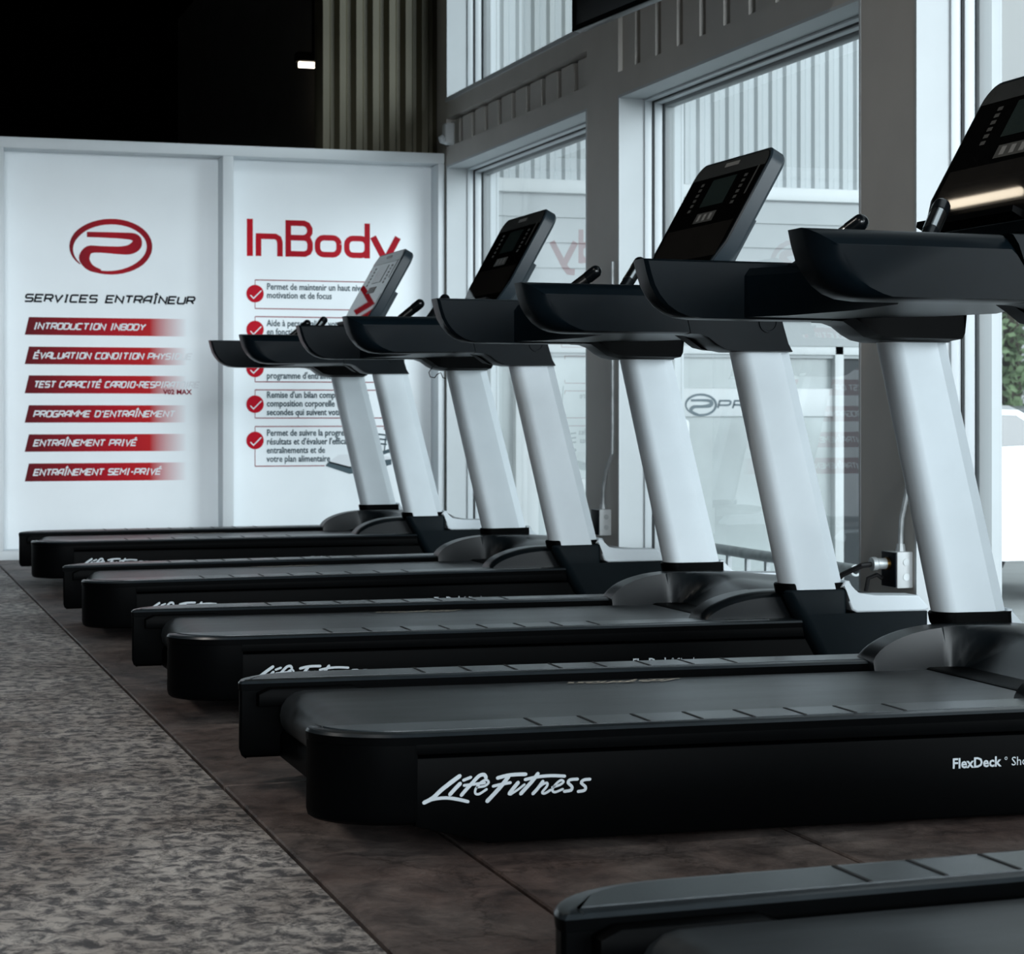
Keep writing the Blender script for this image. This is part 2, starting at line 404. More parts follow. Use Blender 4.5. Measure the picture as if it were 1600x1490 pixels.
# window wall: piers, sill wall, headers with ribbed metal infill
bm, done = obj('wall_right', 'taupe')
XO = XW + .30
edges = [-5.2] + [e for b_ in sorted(bays) for e in b_] + [11.45]
sb = sorted(bays)
for a, b_ in zip([-5.2] + [q[1] for q in sb], [q[0] for q in sb] + [21]):
    box(bm, XW, XO, a, b_, -.12, ZC, 0)
for (a, b_) in sb:
    if a < 6:               # openings enlarged to full height, mostly unseen, to let in more low daylight
        box(bm, XW, XO, a, b_, -.12, .02); box(bm, XW, XO, a, b_, 4.45, ZC); continue
    up = a > 8              # clerestory window over the corner bay
    box(bm, XW, XO, a, b_, -.12, .02)
    box(bm, XW, XW + .015, a, b_, 2.135, 2.235)             # head trim
    ztop = 2.40 if up else ZC
    # ribbed infill sheet set back behind the trims
    x1, x2, n = XW + .055, XW + .02, 0
    pts = []; y = a
    per = .235
    while y < b_:
        for dy, xx in ((0, x2), (.172, x2), (.180, x1), (.227, x1)):
            if y + dy < b_: pts.append((xx, y + dy))
        y += per
    pts.append((x2, b_)); back = [(XO - .02, b_), (XO - .02, a)]
    prism(bm, pts + back, 'z', 2.15, ztop - .025 if up else ztop)
    if up: box(bm, XW + .12, XO - .02, a, b_, ztop - .03, ztop - .001)
    if up: box(bm, XW, XO, a, b_, 2.395, 2.487); box(bm, XW, XO, a, b_, 4.45, ZC)
structure(done())

def window(n, a, b_, z0, z1, upper=False):
    o = empty('window_%d' % n, (XW + .2, (a + b_) / 2, z0)); structure(o)
    def L(x0, x1, y0, y1, za, zb, bmx, mi=0, bev=0):
        box(bmx, x0 - o.location.x, x1 - o.location.x, y0 - o.location.y, y1 - o.location.y, za - z0, zb - z0, mi, bev)
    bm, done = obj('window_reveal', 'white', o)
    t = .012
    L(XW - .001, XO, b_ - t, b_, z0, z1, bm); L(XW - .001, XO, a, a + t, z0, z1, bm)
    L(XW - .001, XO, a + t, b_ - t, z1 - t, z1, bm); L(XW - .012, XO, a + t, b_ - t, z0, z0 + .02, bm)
    done()
    bm, done = obj('window_frame', ['frame', 'gasket', 'lap'], o)
    for x0, x1, ww in ((XW + .115, XW + .150, .010), (XW + .156, XW + .192, .022), (XW + .2, XW + .245, .034)):
        mi = 2 if ww > .03 else 0
        L(x0, x1, a + t, a + t + ww, z0 + .02, z1 - t, bm, mi, .003); L(x0, x1, b_ - t - ww, b_ - t, z0 + .02, z1 - t, bm, mi, .003)
        L(x0, x1, a + t + ww, b_ - t - ww, z1 - t - ww, z1 - t, bm, mi, .003); L(x0, x1, a + t + ww, b_ - t - ww, z0 + .02, z0 + .03 + ww * .4, bm, mi, .003)
    ww = .016
    L(XW + .15, XW + .158, b_ - t - ww, b_ - t - .001, z0 + .03, z1 - t - .001, bm, 1); L(XW + .15, XW + .158, a + t, a + t + ww, z0 + .03, z1 - t - .001, bm, 1)
    L(XW + .15, XW + .158, a + t, b_ - t, z1 - t - ww, z1 - t - .001, bm, 1)
    done()
    bm, done = obj('window_pane', 'glass' if n in (1, 2, 7) else 'glass2', o)
    L(XW + .217, XW + .2175, a + t + .034, b_ - t - .034, z0 + .06, z1 - t - .034, bm)
    # single sheet: keep only the room-side face
    for f in [f for f in bm.faces if f.calc_center_median().x > (XW + .2172 - o.location.x) or abs(f.normal.x) < .5]: bm.faces.remove(f)
    done()
    portal('window_daylight_portal', (XW + .32, (a + b_) / 2, (z0 + z1) / 2), (0, R(90), 0), z1 - z0, b_ - a)
    return o
for i, (a, b_) in enumerate(bays): window(i + 1, a, b_, .02, 2.135 if i < 2 else 4.45)
window(7, 8.87, 11.175, 2.487, 4.45)

# glazed shop front behind the camera
bm, done = obj('wall_front', 'darkwall')
zt = 4.6; fx = [(-6.6, -3.5), (-3.44, -.2), (-.14, 3.1)]
box(bm, -7.2, XW + .3, -5.4, -5.2, -.12, .35); box(bm, -7.2, XW + .3, -5.4, -5.2, zt, ZC)
for a, b_ in zip([-7.2] + [q[1] for q in fx], [q[0] for q in fx] + [XW + .3]): box(bm, a, b_, -5.4, -5.2, .35, zt)
structure(done())
for i, (a, b_) in enumerate(fx):
    o = empty('window_%d' % (i + 8), ((a + b_) / 2, -5.3, .35)); structure(o); hw = (b_ - a) / 2
    bm, done = obj('window_frame', 'frame', o)
    for x0, x1, z0, z1 in ((-hw, -hw + .06, 0, zt - .35), (hw - .06, hw, 0, zt - .35), (-hw + .06, hw - .06, 0, .06), (-hw + .06, hw - .06, zt - .41, zt - .35), (-.03, .03, .06, zt - .41)):
        box(bm, x0, x1, -.04, .04, z0, z1)
    done()
    portal('front_daylight_portal', ((a + b_) / 2, -5.35, (.35 + zt) / 2), (R(90), 0, 0), b_ - a, zt - .35)

# far-end ribbed wall above the partition
bm, done = obj('wall_back', 'endwall')
pts = []; x = 2.5
while x < XW - .01:
    for dx, yy in ((0, 11.42), (.02, 11.37), (.055, 11.37), (.075, 11.42)): pts.append((min(x + dx, XW), yy))
    x += .0945
pts.append((XW, 11.42))
prism(bm, pts + [(XW, 11.5), (2.5, 11.5)], 'z', -.05, ZC)
structure(done())

# white framed partition
bm, done = obj('trim_1', 'postw')
box(bm, -2.6, 3.167, YB - .06, YB + .10, 2.147, 2.205, 0, .004)
box(bm, .745, .787, YB - .06, YB + .10, .05, 2.147, 0, .004); box(bm, 1.931, 1.99, YB - .06, YB + .10, .05, 2.147, 0, .004)
box(bm, 3.13, 3.167, YB - .06, YB + .10, .05, 2.147, 0, .004); box(bm, -.45, -.39, YB - .06, YB + .10, .05, 2.147, 0, .004)
box(bm, -2.6, 3.167, YB - .06, YB + .10, .0, .05, 0, .004)
structure(done())
bm, done = obj('wall_partition', 'postw'); box(bm, -2.6, 3.167, YB + .101, YB + .13, .0, 2.2); box(bm, -2.6, -.45, YB, YB + .1, .05, 2.147); structure(done())

YP = YB + .085                       # face of the printed panels
def panel(name, x0, x1, label):
    o = empty(name, ((x0 + x1) / 2, YP, .05)); tag(o, label, 'wall panel', 'printed panels in the partition')
    bm, done = obj('panel_board', 'panel', o); box(bm, -(x1 - x0) / 2, (x1 - x0) / 2, 0, .012, 0, 2.097); done()
    F = lambda a, b: Vector((a - o.location.x, -.0015, b - .05))
    F2 = lambda a, b: Vector((a - o.location.x, -.003, b - .05))
    return o, F, F2
p1, F, F2 = panel('printed_panel', .787, 1.931, 'white panel left of the white post, with six red title bars under an oval emblem')
bm, done = obj('panel_board', 'panel', None); bm.free()
# emblem
RG = grad_mat('emblem_red', [(0, (.16, .001, .008)), (.5, (.40, .002, .012)), (1, (.22, .001, .010))], -.25, .25, 0)
bm, done = obj('emblem', RG, p1)
el = []
for k in range(41):
    a = R(215 - 9 * k * (320 / 360)) if False else R(222 - k * 8.55)
    el.append((1.353 + .207 * math.cos(a) + .012 * math.sin(a), 1.653 + .137 * math.sin(a)))
ribbon(bm, el, [.006 + .024 * min(1, k / 8) * (1 if k < 30 else max(.35, 1 - (k - 30) / 14)) for k in range(41)], F)
ribbon(bm, *spline([(1.228, 1.718), (1.32, 1.718), (1.42, 1.716), (1.47, 1.712), (1.492, 1.695), (1.488, 1.665), (1.455, 1.643), (1.40, 1.637), (1.30, 1.640), (1.24, 1.636), (1.215, 1.60), (1.222, 1.57), (1.25, 1.54), (1.30, 1.522)],
       [.028, .030, .034, .040, .050, .056, .052, .042, .036, .044, .056, .05, .036, .022]), F, capn=0)
done()
bm, done = obj('heading', 'ink', p1); stroke_text(bm, 'SERVICES', .905, 1.286, 1.357, .036, F, .0098, .25); done()
bm, done = obj('heading', 'ink', p1); stroke_text(bm, 'ENTRAÎNEUR', 1.327, 1.805, 1.357, .036, F, .0098, .25); done()
bars = [(1.180, 1.274, 'INTRODUCTION INBODY', 1.54), (1.025, 1.118, 'ÉVALUATION CONDITION PHYSIQUE', 1.79), (.871, .966, 'TEST CAPACITÉ CARDIO-RESPIRATOIRE', 1.83), (.716, .808, "PROGRAMME D'ENTRAÎNEMENT", 1.698), (.562, .654, 'ENTRAÎNEMENT PRIVÉ', 1.494), (.405, .500, 'ENTRAÎNEMENT SEMI-PRIVÉ', 1.625)]
BG = grad_mat('bar_red', [(0, (.10, .001, .006)), (.45, (.40, .002, .012)), (.66, (.48, .012, .016)), (.86, PANEL_C), (1, PANEL_C)], .904 - 1.359, 1.90 - 1.359, 0)
for z0, z1, s, xe in bars:
    bm, done = obj('title_bar', BG, p1)
    poly(bm, [(.904, z0), (1.885, z0), (1.885, z1), (.926, z1)], F); b_ = done()
    bm, done = obj('lettering', 'pwhite', b_); zc = (z0 + z1) / 2
    stroke_text(bm, s, .95, xe, zc - .015, .030, F2, .0072, .3); done()
bm, done = obj('small_lettering', 'dred', p1); text_into(bm, 'V02 MAX', .036, lambda a, b: F2(1.633 + a, .868 + b), 0, 1.05, 0, .0012); done()

p2, F, F2 = panel('printed_panel', 1.99, 3.13, 'white panel right of the white post, with large red heading above five ticked text boxes')
IG = grad_mat('heading_red', [(0, (.50, .003, .014)), (.3, (.36, .002, .012)), (.6, (.46, .01, .022)), (1, (.30, .003, .014))], -.5, .45, 0)
bm, done = obj('heading', IG, p2)
poly(bm, [(2.088, 1.623), (2.121, 1.623), (2.121, 1.826), (2.088, 1.826)], F)
th = .031
def rr(pts, closed=False): return pts
ribbon(bm, [(2.152, 1.624), (2.152, 1.733)], th, F, capn=0)
ribbon(bm, [(2.137, 1.733), (2.245, 1.733), (2.264, 1.722), (2.271, 1.70), (2.271, 1.624)], th, F, capn=0)
ribbon(bm, [(2.317, 1.624), (2.317, 1.824)], th, F, capn=0)
ribbon(bm, [(2.302, 1.809), (2.405, 1.809), (2.425, 1.80), (2.437, 1.78), (2.437, 1.757), (2.425, 1.738), (2.405, 1.729), (2.302, 1.729)], th, F, capn=0)
ribbon(bm, [(2.39, 1.729), (2.412, 1.729), (2.43, 1.72), (2.439, 1.70), (2.439, 1.668), (2.43, 1.65), (2.41, 1.640), (2.302, 1.640)], th, F, capn=0)
def ring(x0, x1, z0, z1):
    L = rrect(x0, x1, z0, z1, .035, 4); ribbon(bm, L + [L[0]], th, F, capn=0)
ring(2.481, 2.602, 1.640, 1.733); ring(2.646, 2.762, 1.640, 1.733)
ribbon(bm, [(2.762, 1.624), (2.762, 1.818)], th, F, capn=0)
ribbon(bm, [(2.795, 1.745), (2.862, 1.622)], .036, F, capn=0); ribbon(bm, [(2.938, 1.745), (2.865, 1.61), (2.838, 1.575), (2.80, 1.572)], .036, F, capn=0)
done()
items = [(1.493, 1.337, 1.418, ['Permet de maintenir un haut niveau de', 'motivation et de focus'], 2.88),
         (1.293, 1.143, 1.222, ['Aide à personnaliser votre routine, en', 'en fonction de la situation'], 2.88),
         (1.093, .937, 1.010, ['', '', "programme d'entraînement"], 2.86),
         (.893, .739, .815, ["Remise d'un bilan complet de votre", 'composition corporelle dans les', 'secondes qui suivent votre test'], 2.86),
         (.693, .476, .617, ['Permet de suivre la progression, les', "résultats et d'évaluer l'efficacité des", 'entraînements et de', 'votre plan alimentaire'], 2.86)]
for zt_, zb, zc, lines, xr in items:
    bm, done = obj('text_box', 'dred', p2)
    for a, b_ in (((2.133, zt_), (xr, zt_)), ((2.133, zb), (xr if zb > .5 else 2.52, zb)), ((xr, zt_), (xr, zt_ - .02)), ((xr, zb), (xr, zb + .02))): ribbon(bm, [a, b_], .005, F, capn=0)
    ribbon(bm, [(2.133, zt_), (2.133, zb)], .003, F, capn=0)
    tb = done()
    bm, done = obj('lettering', 'inkg', tb)
    zl = zt_ - .051 if len(lines) < 4 else zt_ - .051
    if len(lines) == 3: zl = zt_ - .043
    for k, s in enumerate(lines):
        if s: text_into(bm, s, .050, lambda a, b: F2(2.197 + a, zl - k * (.0475 if len(lines) > 2 else .047) + b), 0, .80, 0, .0009)
    done()
    bm, done = obj('tick_badge', ['red'], p2)
    poly(bm, [(2.133 + .048 * math.cos(R(k * 12)), zc + .048 * math.sin(R(k * 12))) for k in range(30)], F2); bd = done()
    bm, done = obj('tick_mark', 'pwhite', bd)
    ribbon(bm, [(2.108, zc - .010), (2.124, zc - .026), (2.166, zc + .016)], .006, lambda a, b: F2(a, b) + Vector((0, -.0015, 0)), capn=2); done()
# printed picture of a body scale
bm, done = obj('device_picture', ['inkg', 'pwhite', 'ink'], p2)
K = lambda L, mi, q=F2: poly(bm, L, q, mi)
K([(2.535, .492), (2.60, .535), (2.78, .545), (2.90, .52), (2.91, .485), (2.78, .44), (2.66, .455)], 1, F)
K([(2.525, .475), (2.545, .50), (2.66, .462), (2.80, .50), (2.90, .51), (2.90, .48), (2.76, .44), (2.66, .43)], 0)
ribbon(bm, [(2.55, .495), (2.66, .466), (2.75, .475)], .008, lambda a, b: F2(a, b) + Vector((0, -.001, 0)), 2)
for k in range(3): ribbon(bm, [(2.795, .60 + k * .026), (2.87, .592 + k * .026)], .009, F2, 0)
ribbon(bm, [(2.80, .555), (2.85, .545), (2.90, .56)], .02, F2, 0)
ribbon(bm, [(2.86, .56), (2.885, .75), (2.87, .92)], .006, F2, 0)
done()

# ------------------------------------------------------------------ treadmill
HULL = 2.066
def rail_outline(s, inset=0, x1=1.688):
    yi, yo, rx, ry = .322 + inset, .457 - inset, .17, .125
    pts = [(x1, yi), (inset + .004, yi)]
    for k in range(11):
        a = R(180 - 9 * k)
        pts.append((rx + (rx - inset) * math.cos(a), yo - ry + ry * math.sin(a)))
    pts.append((x1, yo))
    return [(p[0], s * p[1]) for p in pts]

LOGO = [([(395, 188), (330, 237), (250, 302), (190, 360), (122, 398)], [36, 38, 36, 36, 34]), ([(125, 395), (190, 372), (290, 360), (380, 370), (462, 388)], [30, 28, 28, 30, 28]),
        ([(400, 248), (360, 290), (322, 333)], 34), ([(425, 222), (482, 198)], 26), ([(600, 200), (585, 177), (545, 187), (500, 235), (450, 290), (410, 338)], 32), ([(430, 262), (520, 250), (590, 240)], 24),
        ([(530, 275), (590, 265), (620, 237), (600, 217), (560, 237), (522, 285), (517, 322), (547, 328), (605, 290)], 21),
        ([(690, 202), (760, 182), (830, 173), (910, 170)], 32), ([(775, 190), (720, 262), (660, 330), (610, 383)], 36), ([(655, 266), (720, 250), (790, 237)], 26),
        ([(850, 237), (810, 285), (782, 323)], 34), ([(790, 330), (850, 290), (900, 250)], 20), ([(1005, 165), (960, 225), (910, 280), (872, 323)], 34), ([(905, 212), (1000, 190), (1110, 179), (1218, 182)], 28),
        ([(1045, 225), (1005, 280), (967, 322)], 30), ([(975, 312), (1040, 252), (1080, 238), (1078, 265), (1042, 310), (1062, 320), (1112, 290)], 22),
        ([(1120, 272), (1180, 252), (1210, 228), (1190, 215), (1150, 245), (1122, 290), (1142, 310), (1205, 285)], 21),
        ([(1322, 205), (1262, 211), (1247, 235), (1277, 265), (1270, 293), (1217, 303)], 27), ([(1422, 205), (1372, 211), (1352, 235), (1385, 265), (1378, 293), (1327, 303)], 27)]
def logo(bm, F, mi=0):
    for k, (st, wd) in enumerate(LOGO):
        ww = [x * .0002 for x in wd] if isinstance(wd, list) else wd * .0002
        e = Vector((0, 0, 0))
        ribbon(bm, *spline([(.15324 + .00023275 * x, .18523 - .0000127 * x - .00022167 * y) for x, y in st], ww, 3), F, mi, capn=3)

def arm_profile(o):
    """armrest outline (x,z), o = inset at the rear and bottom for the outer layers"""
    return [(.897 + o, 1.108 - .65 * o), (.904 + o, 1.078 - .1 * o), (.913 + o, 1.050), (.926 + o, 1.028), (.945 + o, 1.006 + .1 * o), (.967 + o, .991 + .15 * o), (.992 + o, .982 + .12 * o), (1.03 + .6 * o, .978 + .1 * o),
            (1.20, .978 + .1 * o), (1.350, .979 + .1 * o), (1.336, 1.04), (1.318, 1.09 - .5 * o), (1.306, 1.108 - .65 * o), (1.20, 1.108 - .65 * o), (1.05, 1.108 - .65 * o)]
NECK = [(1.309, 1.108), (1.321, 1.09), (1.339, 1.04), (1.353, .979), (1.375, .978), (1.40, .970), (1.426, .951), (1.45, .939), (1.478, .934), (1.56, .934), (1.652, .935), (1.640, .955), (1.626, 1.00), (1.606, 1.07), (1.585, 1.108)]

def make_treadmill():
    T = empty('treadmill')
    # --- deck frame under everything
    bm, done = obj('deck_frame', 'plastic', T)
    prism(bm, [(.085, .058), (.085, .10), (.12, .17), (1.60, .17), (1.60, .05), (.10, .05)], 'y', -.33, .33, 0)
    box(bm, 1.55, 2.04, -.36, .36, .035, .20, 0, .01)
    done()
    for s in (-1, 1):
        bm, done = obj('side_panel', 'plastic', T)
        a, b_ = sorted((s * .335, s * .4525))
        prism(bm, [(.167, .054), (.167, .172), (1.70, .165), (1.79, .012), (.30, .018)], 'y', a, b_, 0, .006)
        a, b_ = sorted((s * .33, s * .456))
        prism(bm, [(.167, .1775), (.167, .205), (1.688, .205), (1.694, .170)], 'y', a, b_, 0, .003)
        sp = done()
        if s < 0:
            bm, done = obj('logo', 'logo', sp); logo(bm, lambda a, b: Vector((a, -.454, b))); done()
            bm, done = obj('lettering', 'logo', sp)
            text_into(bm, 'FlexDeck', .0262, lambda a, b: Vector((1.200 + a, -.454, .1085 + b)), 0, 1.02, 0, .0007)
            text_into(bm, '\u00b0 Shock', .0235, lambda a, b: Vector((1.309 + a, -.454, .1085 + b)), 0, 1.0); done()
        # rear end cap with its lower inner ledge
        bm, done = obj('end_cap', 'plastic', T)
        lp = lambda ins, z: [(x, y, z) for x, y in rail_outline(s, ins, .165)]
        loft(bm, [lp(.014, .056), lp(.006, .062), lp(.002, .075), lp(.002, .1945)])
        e0, e1 = sorted((s * .294, s * .325))
        prism(bm, [(.035, .165), (.035, .19), (.06, .201), (.235, .201), (.262, .19), (.262, .165)], 'y', e0, e1, 0, .004)
        done()
        # side rail platform
        bm, done = obj('side_rail', ['rail', 'pad', 'groove', 'plastic'], T)
        lp = lambda ins, z: [(x, y, z) for x, y in rail_outline(s, ins)]
        loft(bm, [lp(.001, .195), lp(0, .2085)], mi=3, cap=False); loft(bm, [lp(0, .2085), lp(.0035, .2135), lp(.010, .2155)], cap=False)
        for z_, i_, m_ in ((.195, .001, 3), (.2155, .010, 0)):
            f = bm.faces.new([bm.verts.new(p) for p in lp(i_, z_)]); f.material_index = m_
        bmesh.ops.remove_doubles(bm, verts=bm.verts, dist=1e-5)
        pl = rail_outline(s, .022, 1.60)
        loft(bm, [[(x, y, .2155) for x, y in pl], [(x, y, .2172) for x, y in pl]], mi=1)
        for k in range(8):
            xx = .395 + k * .102; y0, y1 = sorted((s * .345, s * .437))
            box(bm, xx, xx + .006, y0, y1, .2165, .2182, 2)
        done()
    # --- belt
    bm, done = obj('running_belt', 'belt', T)
    pts = []
    for k in range(9):
        a = R(270 - 22.5 * k); pts.append((.128 + .05 * math.cos(a), .146 + .05 * math.sin(a)))
    pts += [(.4, .196), (.8, .1955), (1.2, .1955), (1.62, .195), (1.62, .10), (.128, .10)]
    prism(bm, pts, 'y', -.293, .293); bl = done()
    bm, done = obj('belt_print', 'print', bl)
    logo(bm, lambda a, b: Vector((.945 - (a - .18) * .86, .255 - (b - .11) * .8, .1972))); done()
    # --- motor cover: two fenders with a saddle between
    bm, done = obj('motor_cover', 'hood', T)
    NX, NY = 72, 36
    def sm(t): t = max(0, min(1, t)); return t * t * (3 - 2 * t)
    def hz(x, y):
        ay = abs(y); w_ = .12 * sm((x - 1.6) / .25); k = sm((ay - (.285 - w_)) / (w_ + .022))
        t = (x - 1.422) / .22
        fend = .205 + .084 * math.sqrt(max(0, 1 - (1 - min(1, max(0, t))) ** 2)) if t > 0 else .18
        cen = .185 + .092 * sm((x - 1.595) / .20)
        z = fend * k + cen * (1 - k) if x > 1.595 else (fend if ay > .292 else .185)
        return z - .022 * sm((x - 1.75) / .32)
    ysamp = [-.395, -.39, -.38] + [-.37 + .74 * i / NX for i in range(NX + 1)] + [.38, .39, .395]
    xsamp = [1.424, 1.43, 1.44, 1.452, 1.466, 1.482, 1.50, 1.52, 1.54, 1.56, 1.58, 1.595] + [1.605 + (2.05 - 1.605) * i / 26 for i in range(27)]
    grid = {}
    for i, x in enumerate(xsamp):
        for j, y in enumerate(ysamp):
            if x < 1.59 and abs(y) < .285: continue
            z = hz(x, y)
            if abs(y) > .375: z -= (.004 if abs(y) < .385 else .010 if abs(y) < .393 else .016)
            grid[i, j] = bm.verts.new((x, y, z))
    top = []
    for i in range(len(xsamp) - 1):
        for j in range(len(ysamp) - 1):
            q = [(i, j), (i + 1, j), (i + 1, j + 1), (i, j + 1)]
            if all(a in grid for a in q): top.append(bm.faces.new([grid[a] for a in q]))
    be = [e for e in bm.edges if len(e.link_faces) == 1]
    ex = bmesh.ops.extrude_edge_only(bm, edges=be)
    for v in ex['geom']:
        if isinstance(v, bmesh.types.BMVert): v.co.z = .175 if v.co.x < 1.62 else .10
    done()
    bm, done = obj('cover_seam', 'groove', T)
    prism(bm, [(1.598, .182), (1.592, .198), (1.61, .2)], 'y', -.285, .285); done()
    for s in (-1, 1):
        # boot at the foot of each upright
        bm, done = obj('upright_boot', 'boot', T)
        def L(z, ins=0):
            xr = 1.636 + (.295 - z) * .55 if z > .117 else 1.734 + (.117 - z) * .5
            xf = 1.818 if z > .236 else HULL
            return [(x, s * y, z) for x, y in rrect(xr + ins, xf - ins, .391 + ins, .462 - ins, (.034, .012), 5)]
        loft(bm, [L(.03), L(.117), L(.2), L(.229), L(.2301)])
        def L2(z, ins=0):
            xr = 1.636 + (.295 - z) * .55
            return [(x, s * y, z) for x, y in rrect(xr + ins, 1.818 - ins, .391 + ins, .462 - ins, (.034, .012), 5)]
        loft(bm, [L2(.2302), L2(.29), L2(.296, .003)])
        done()
        # silver upright
        bm, done = obj('upright', 'silver', T, ang=18)
        lp = []
        for z, x0, x1 in ((.294, 1.642, 1.814), (.93, 1.494, 1.652), (.95, 1.489, 1.648)):
            sec = [(x1, .386), (x1, .444), (x1 - .030, .458)]
            for k in range(7): sec.append((x0 + .042 - .042 * math.sin(R(15 * k)), .416 + .042 * math.cos(R(15 * k))))
            for k in range(1, 7): sec.append((x0 + .042 - .042 * math.cos(R(15 * k)), .416 - .042 * math.sin(R(15 * k))))
            sec.append((x1 - .030, .374))
            lp.append([(x, s * y, z) for x, y in sec])
        loft(bm, lp)
        # forward-flowing silver toe along the hood
        toe = [(1.800, .300), (1.8185, .300), (1.822, .262), (1.832, .238), (1.848, .231), (2.055, .2305), (2.066, .236), (2.066, .244), (2.035, .274), (1.90, .277), (1.852, .279), (1.838, .290), (1.826, .318), (1.812, .318)]
        a, b_ = sorted((s * .378, s * .4625)); prism(bm, toe, 'y', a, b_, 0, .005)
        done()
        # black collar at the foot, seen from inside
        bm, done = obj('collar', 'plastic', T)
        loft(bm, [[(x, s * y, z) for x, y in rrect(1.632 + d, 1.822 + d * .2, .366, .4565, (.044, .016), 6)] for z, d in ((.285, .002), (.290, 0), (.309, -.004), (.313, 0))]); done()
        # armrest
        bm, done = obj('armrest', 'arm', T)
        lay = [(.478, .048), (.472, .034), (.462, .018), (.446, .005), (.43, 0), (.372, 0), (.362, .008)]
        loft(bm, [[(x, s * y, z) for x, z in arm_profile(o_)] for y, o_ in lay])
        done()
        bm, done = obj('neck_cover', 'arm', T)
        cx = sum(p[0] for p in NECK) / len(NECK); cz = sum(p[1] for p in NECK) / len(NECK)
        def nl(y, k): return [(cx + (x - cx) * k if x > 1.36 else x, s * y, cz + (z - cz) * k) for x, z in NECK]
        loft(bm, [nl(.478, .965), nl(.472, .985), nl(.46, 1), nl(.372, 1), nl(.362, .98)])
        nk = done()
        bm, done = obj('round_cap', 'arm', nk)
        c = Vector((1.575, s * .478, 1.012))
        rows = []
        for rad, d in ((.027, 0), (.027, .004), (.022, .004), (.021, .001), (.001, .001)):
            rows.append([c + Vector((rad * math.cos(R(k * 20)), s * d, rad * math.sin(R(k * 20)))) for k in range(18)])
        loft(bm, rows); done()
        # slanted hand grip: bar, chrome sensor, rounded black tip
        a = Vector((1.17, s * .345, 1.035)); b_ = Vector((1.336, s * .165, 1.195)); d = (b_ - a).normalized()
        bm, done = obj('hand_grip', 'plastic_gloss', T)
        tube(bm, [a, a + d * .02, b_ - d * .05], .0165, 14)
        tip = [b_ - d * .05] + [b_ - d * .02] + [b_ - d * .02 + d * .018 * math.sin(R(k * 15)) for k in range(1, 7)]
        tube(bm, tip, [.0185, .0185] + [max(.0008, .0185 * math.cos(R(k * 15))) for k in range(1, 7)], 14)
        gp = done()
        bm, done = obj('pulse_sensor', 'chrome', gp); tube(bm, [a + d * .17, b_ - d * .052], .0175, 14); done()
    # --- console tray joining the arms
    bm, done = obj('console_tray', 'arm', T)
    def tr(z, g_=0): return [(x, y, z) for x, y in ((1.13 + g_, -.37), (1.34 - g_, -.37), (1.50 - g_, -.16), (1.555 - g_, 0), (1.50 - g_, .16), (1.34 - g_, .37), (1.13 + g_, .37), (1.19 + g_, .25), (1.22 + g_, 0), (1.19 + g_, -.25))]
    loft(bm, [tr(.983), tr(1.075), tr(1.092, .012)])
    lp = []
    for x, z0, z1, yw in ((1.20, 1.08, 1.098, .30), (1.27, 1.08, 1.112, .29), (1.36, 1.08, 1.128, .24), (1.47, 1.06, 1.135, .17), (1.53, 1.06, 1.12, .14)):
        lp.append([(x, y, z) for y, z in ((-yw, z0), (yw, z0), (yw * .92, z1), (-yw * .92, z1))])
    loft(bm, lp)
    done()
    for s in (-1, 1):   # dock housings inside each neck
        bm, done = obj('dock_housing', 'plastic', T)
        lp = []
        for x, z0 in ((1.375, .980), (1.40, .965), (1.43, .944), (1.46, .938), (1.60, .937), (1.645, .937), (1.652, .95), (1.656, .99)):
            lp.append([(x, s * y, z) for y, z in ((.30, z0 + .004), (.365, z0), (.365, 1.07), (.32, 1.07))])
        loft(bm, lp)
        done()
    # --- console: tilted slab
    C = empty('console'); C.parent = T
    u = Vector((.492, 0, .8706)).normalized(); n = Vector((-u.z, 0, u.x)); o0 = Vector((1.498, 0, 1.165))
    LEN, HW = .405, .27
    def CP(a, b, d): return o0 + u * b + Vector((0, -a, 0)) + n * d     # a to the user's right is -y
    def outline(ins):
        pts = [(-HW + .05 + ins, 0 + ins), (HW - .05 - ins, 0 + ins), (HW - ins, .09 + ins)]
        r_ = .055
        for k in range(7):
            a = R(15 * k); pts.append((HW - r_ + (r_ - ins) * math.cos(a), LEN - r_ + (r_ - ins) * math.sin(a)))
        for k in range(7):
            a = R(90 + 15 * k); pts.append((-HW + r_ + (r_ - ins) * math.cos(a), LEN - r_ + (r_ - ins) * math.sin(a)))
        pts.append((-HW + ins, .09 + ins))
        return pts
    bm, done = obj('console_shell', 'conframe', C)
    loft(bm, [[CP(a, b, d) for a, b in outline(i_)] for i_, d in ((.02, -.052), (.006, -.048), (0, -.040), (0, -.004), (.004, 0))]); done()
    bm, done = obj('console_face', ['face', 'facelow', 'head', 'key', 'label'], C)
    ol = outline(.010)
    FC = lambda d: (lambda a, b: CP(a, b, d))
    poly(bm, ol, FC(.0008), 0)
    hd = [p for p in outline(.012) if p[1] > LEN - .058]
    poly(bm, [(HW - .012, LEN - .062)] + hd + [(-HW + .012, LEN - .062)], FC(.0016), 2)
    poly(bm, [(-HW + .03, .05), (HW - .03, .05), (HW - .03, .165), (-HW + .03, .165)], FC(.0016), 1)
    for sgn in (-1, 1):
        for k in range(6):
            xx = sgn * .155
            poly(bm, [(xx - .011, .225 + k * .018), (xx + .011, .225 + k * .018), (xx + .011, .235 + k * .018), (xx - .011, .235 + k * .018)], FC(.0018), 3)
    poly(bm, [(-.07, .178), (.07, .178), (.07, .212), (-.07, .212)], FC(.0018), 3)
    for k in range(3): poly(bm, [(-.05 + k * .04, .184), (-.03 + k * .04, .184), (-.03 + k * .04, .206), (-.05 + k * .04, .206)], FC(.0026), 4)
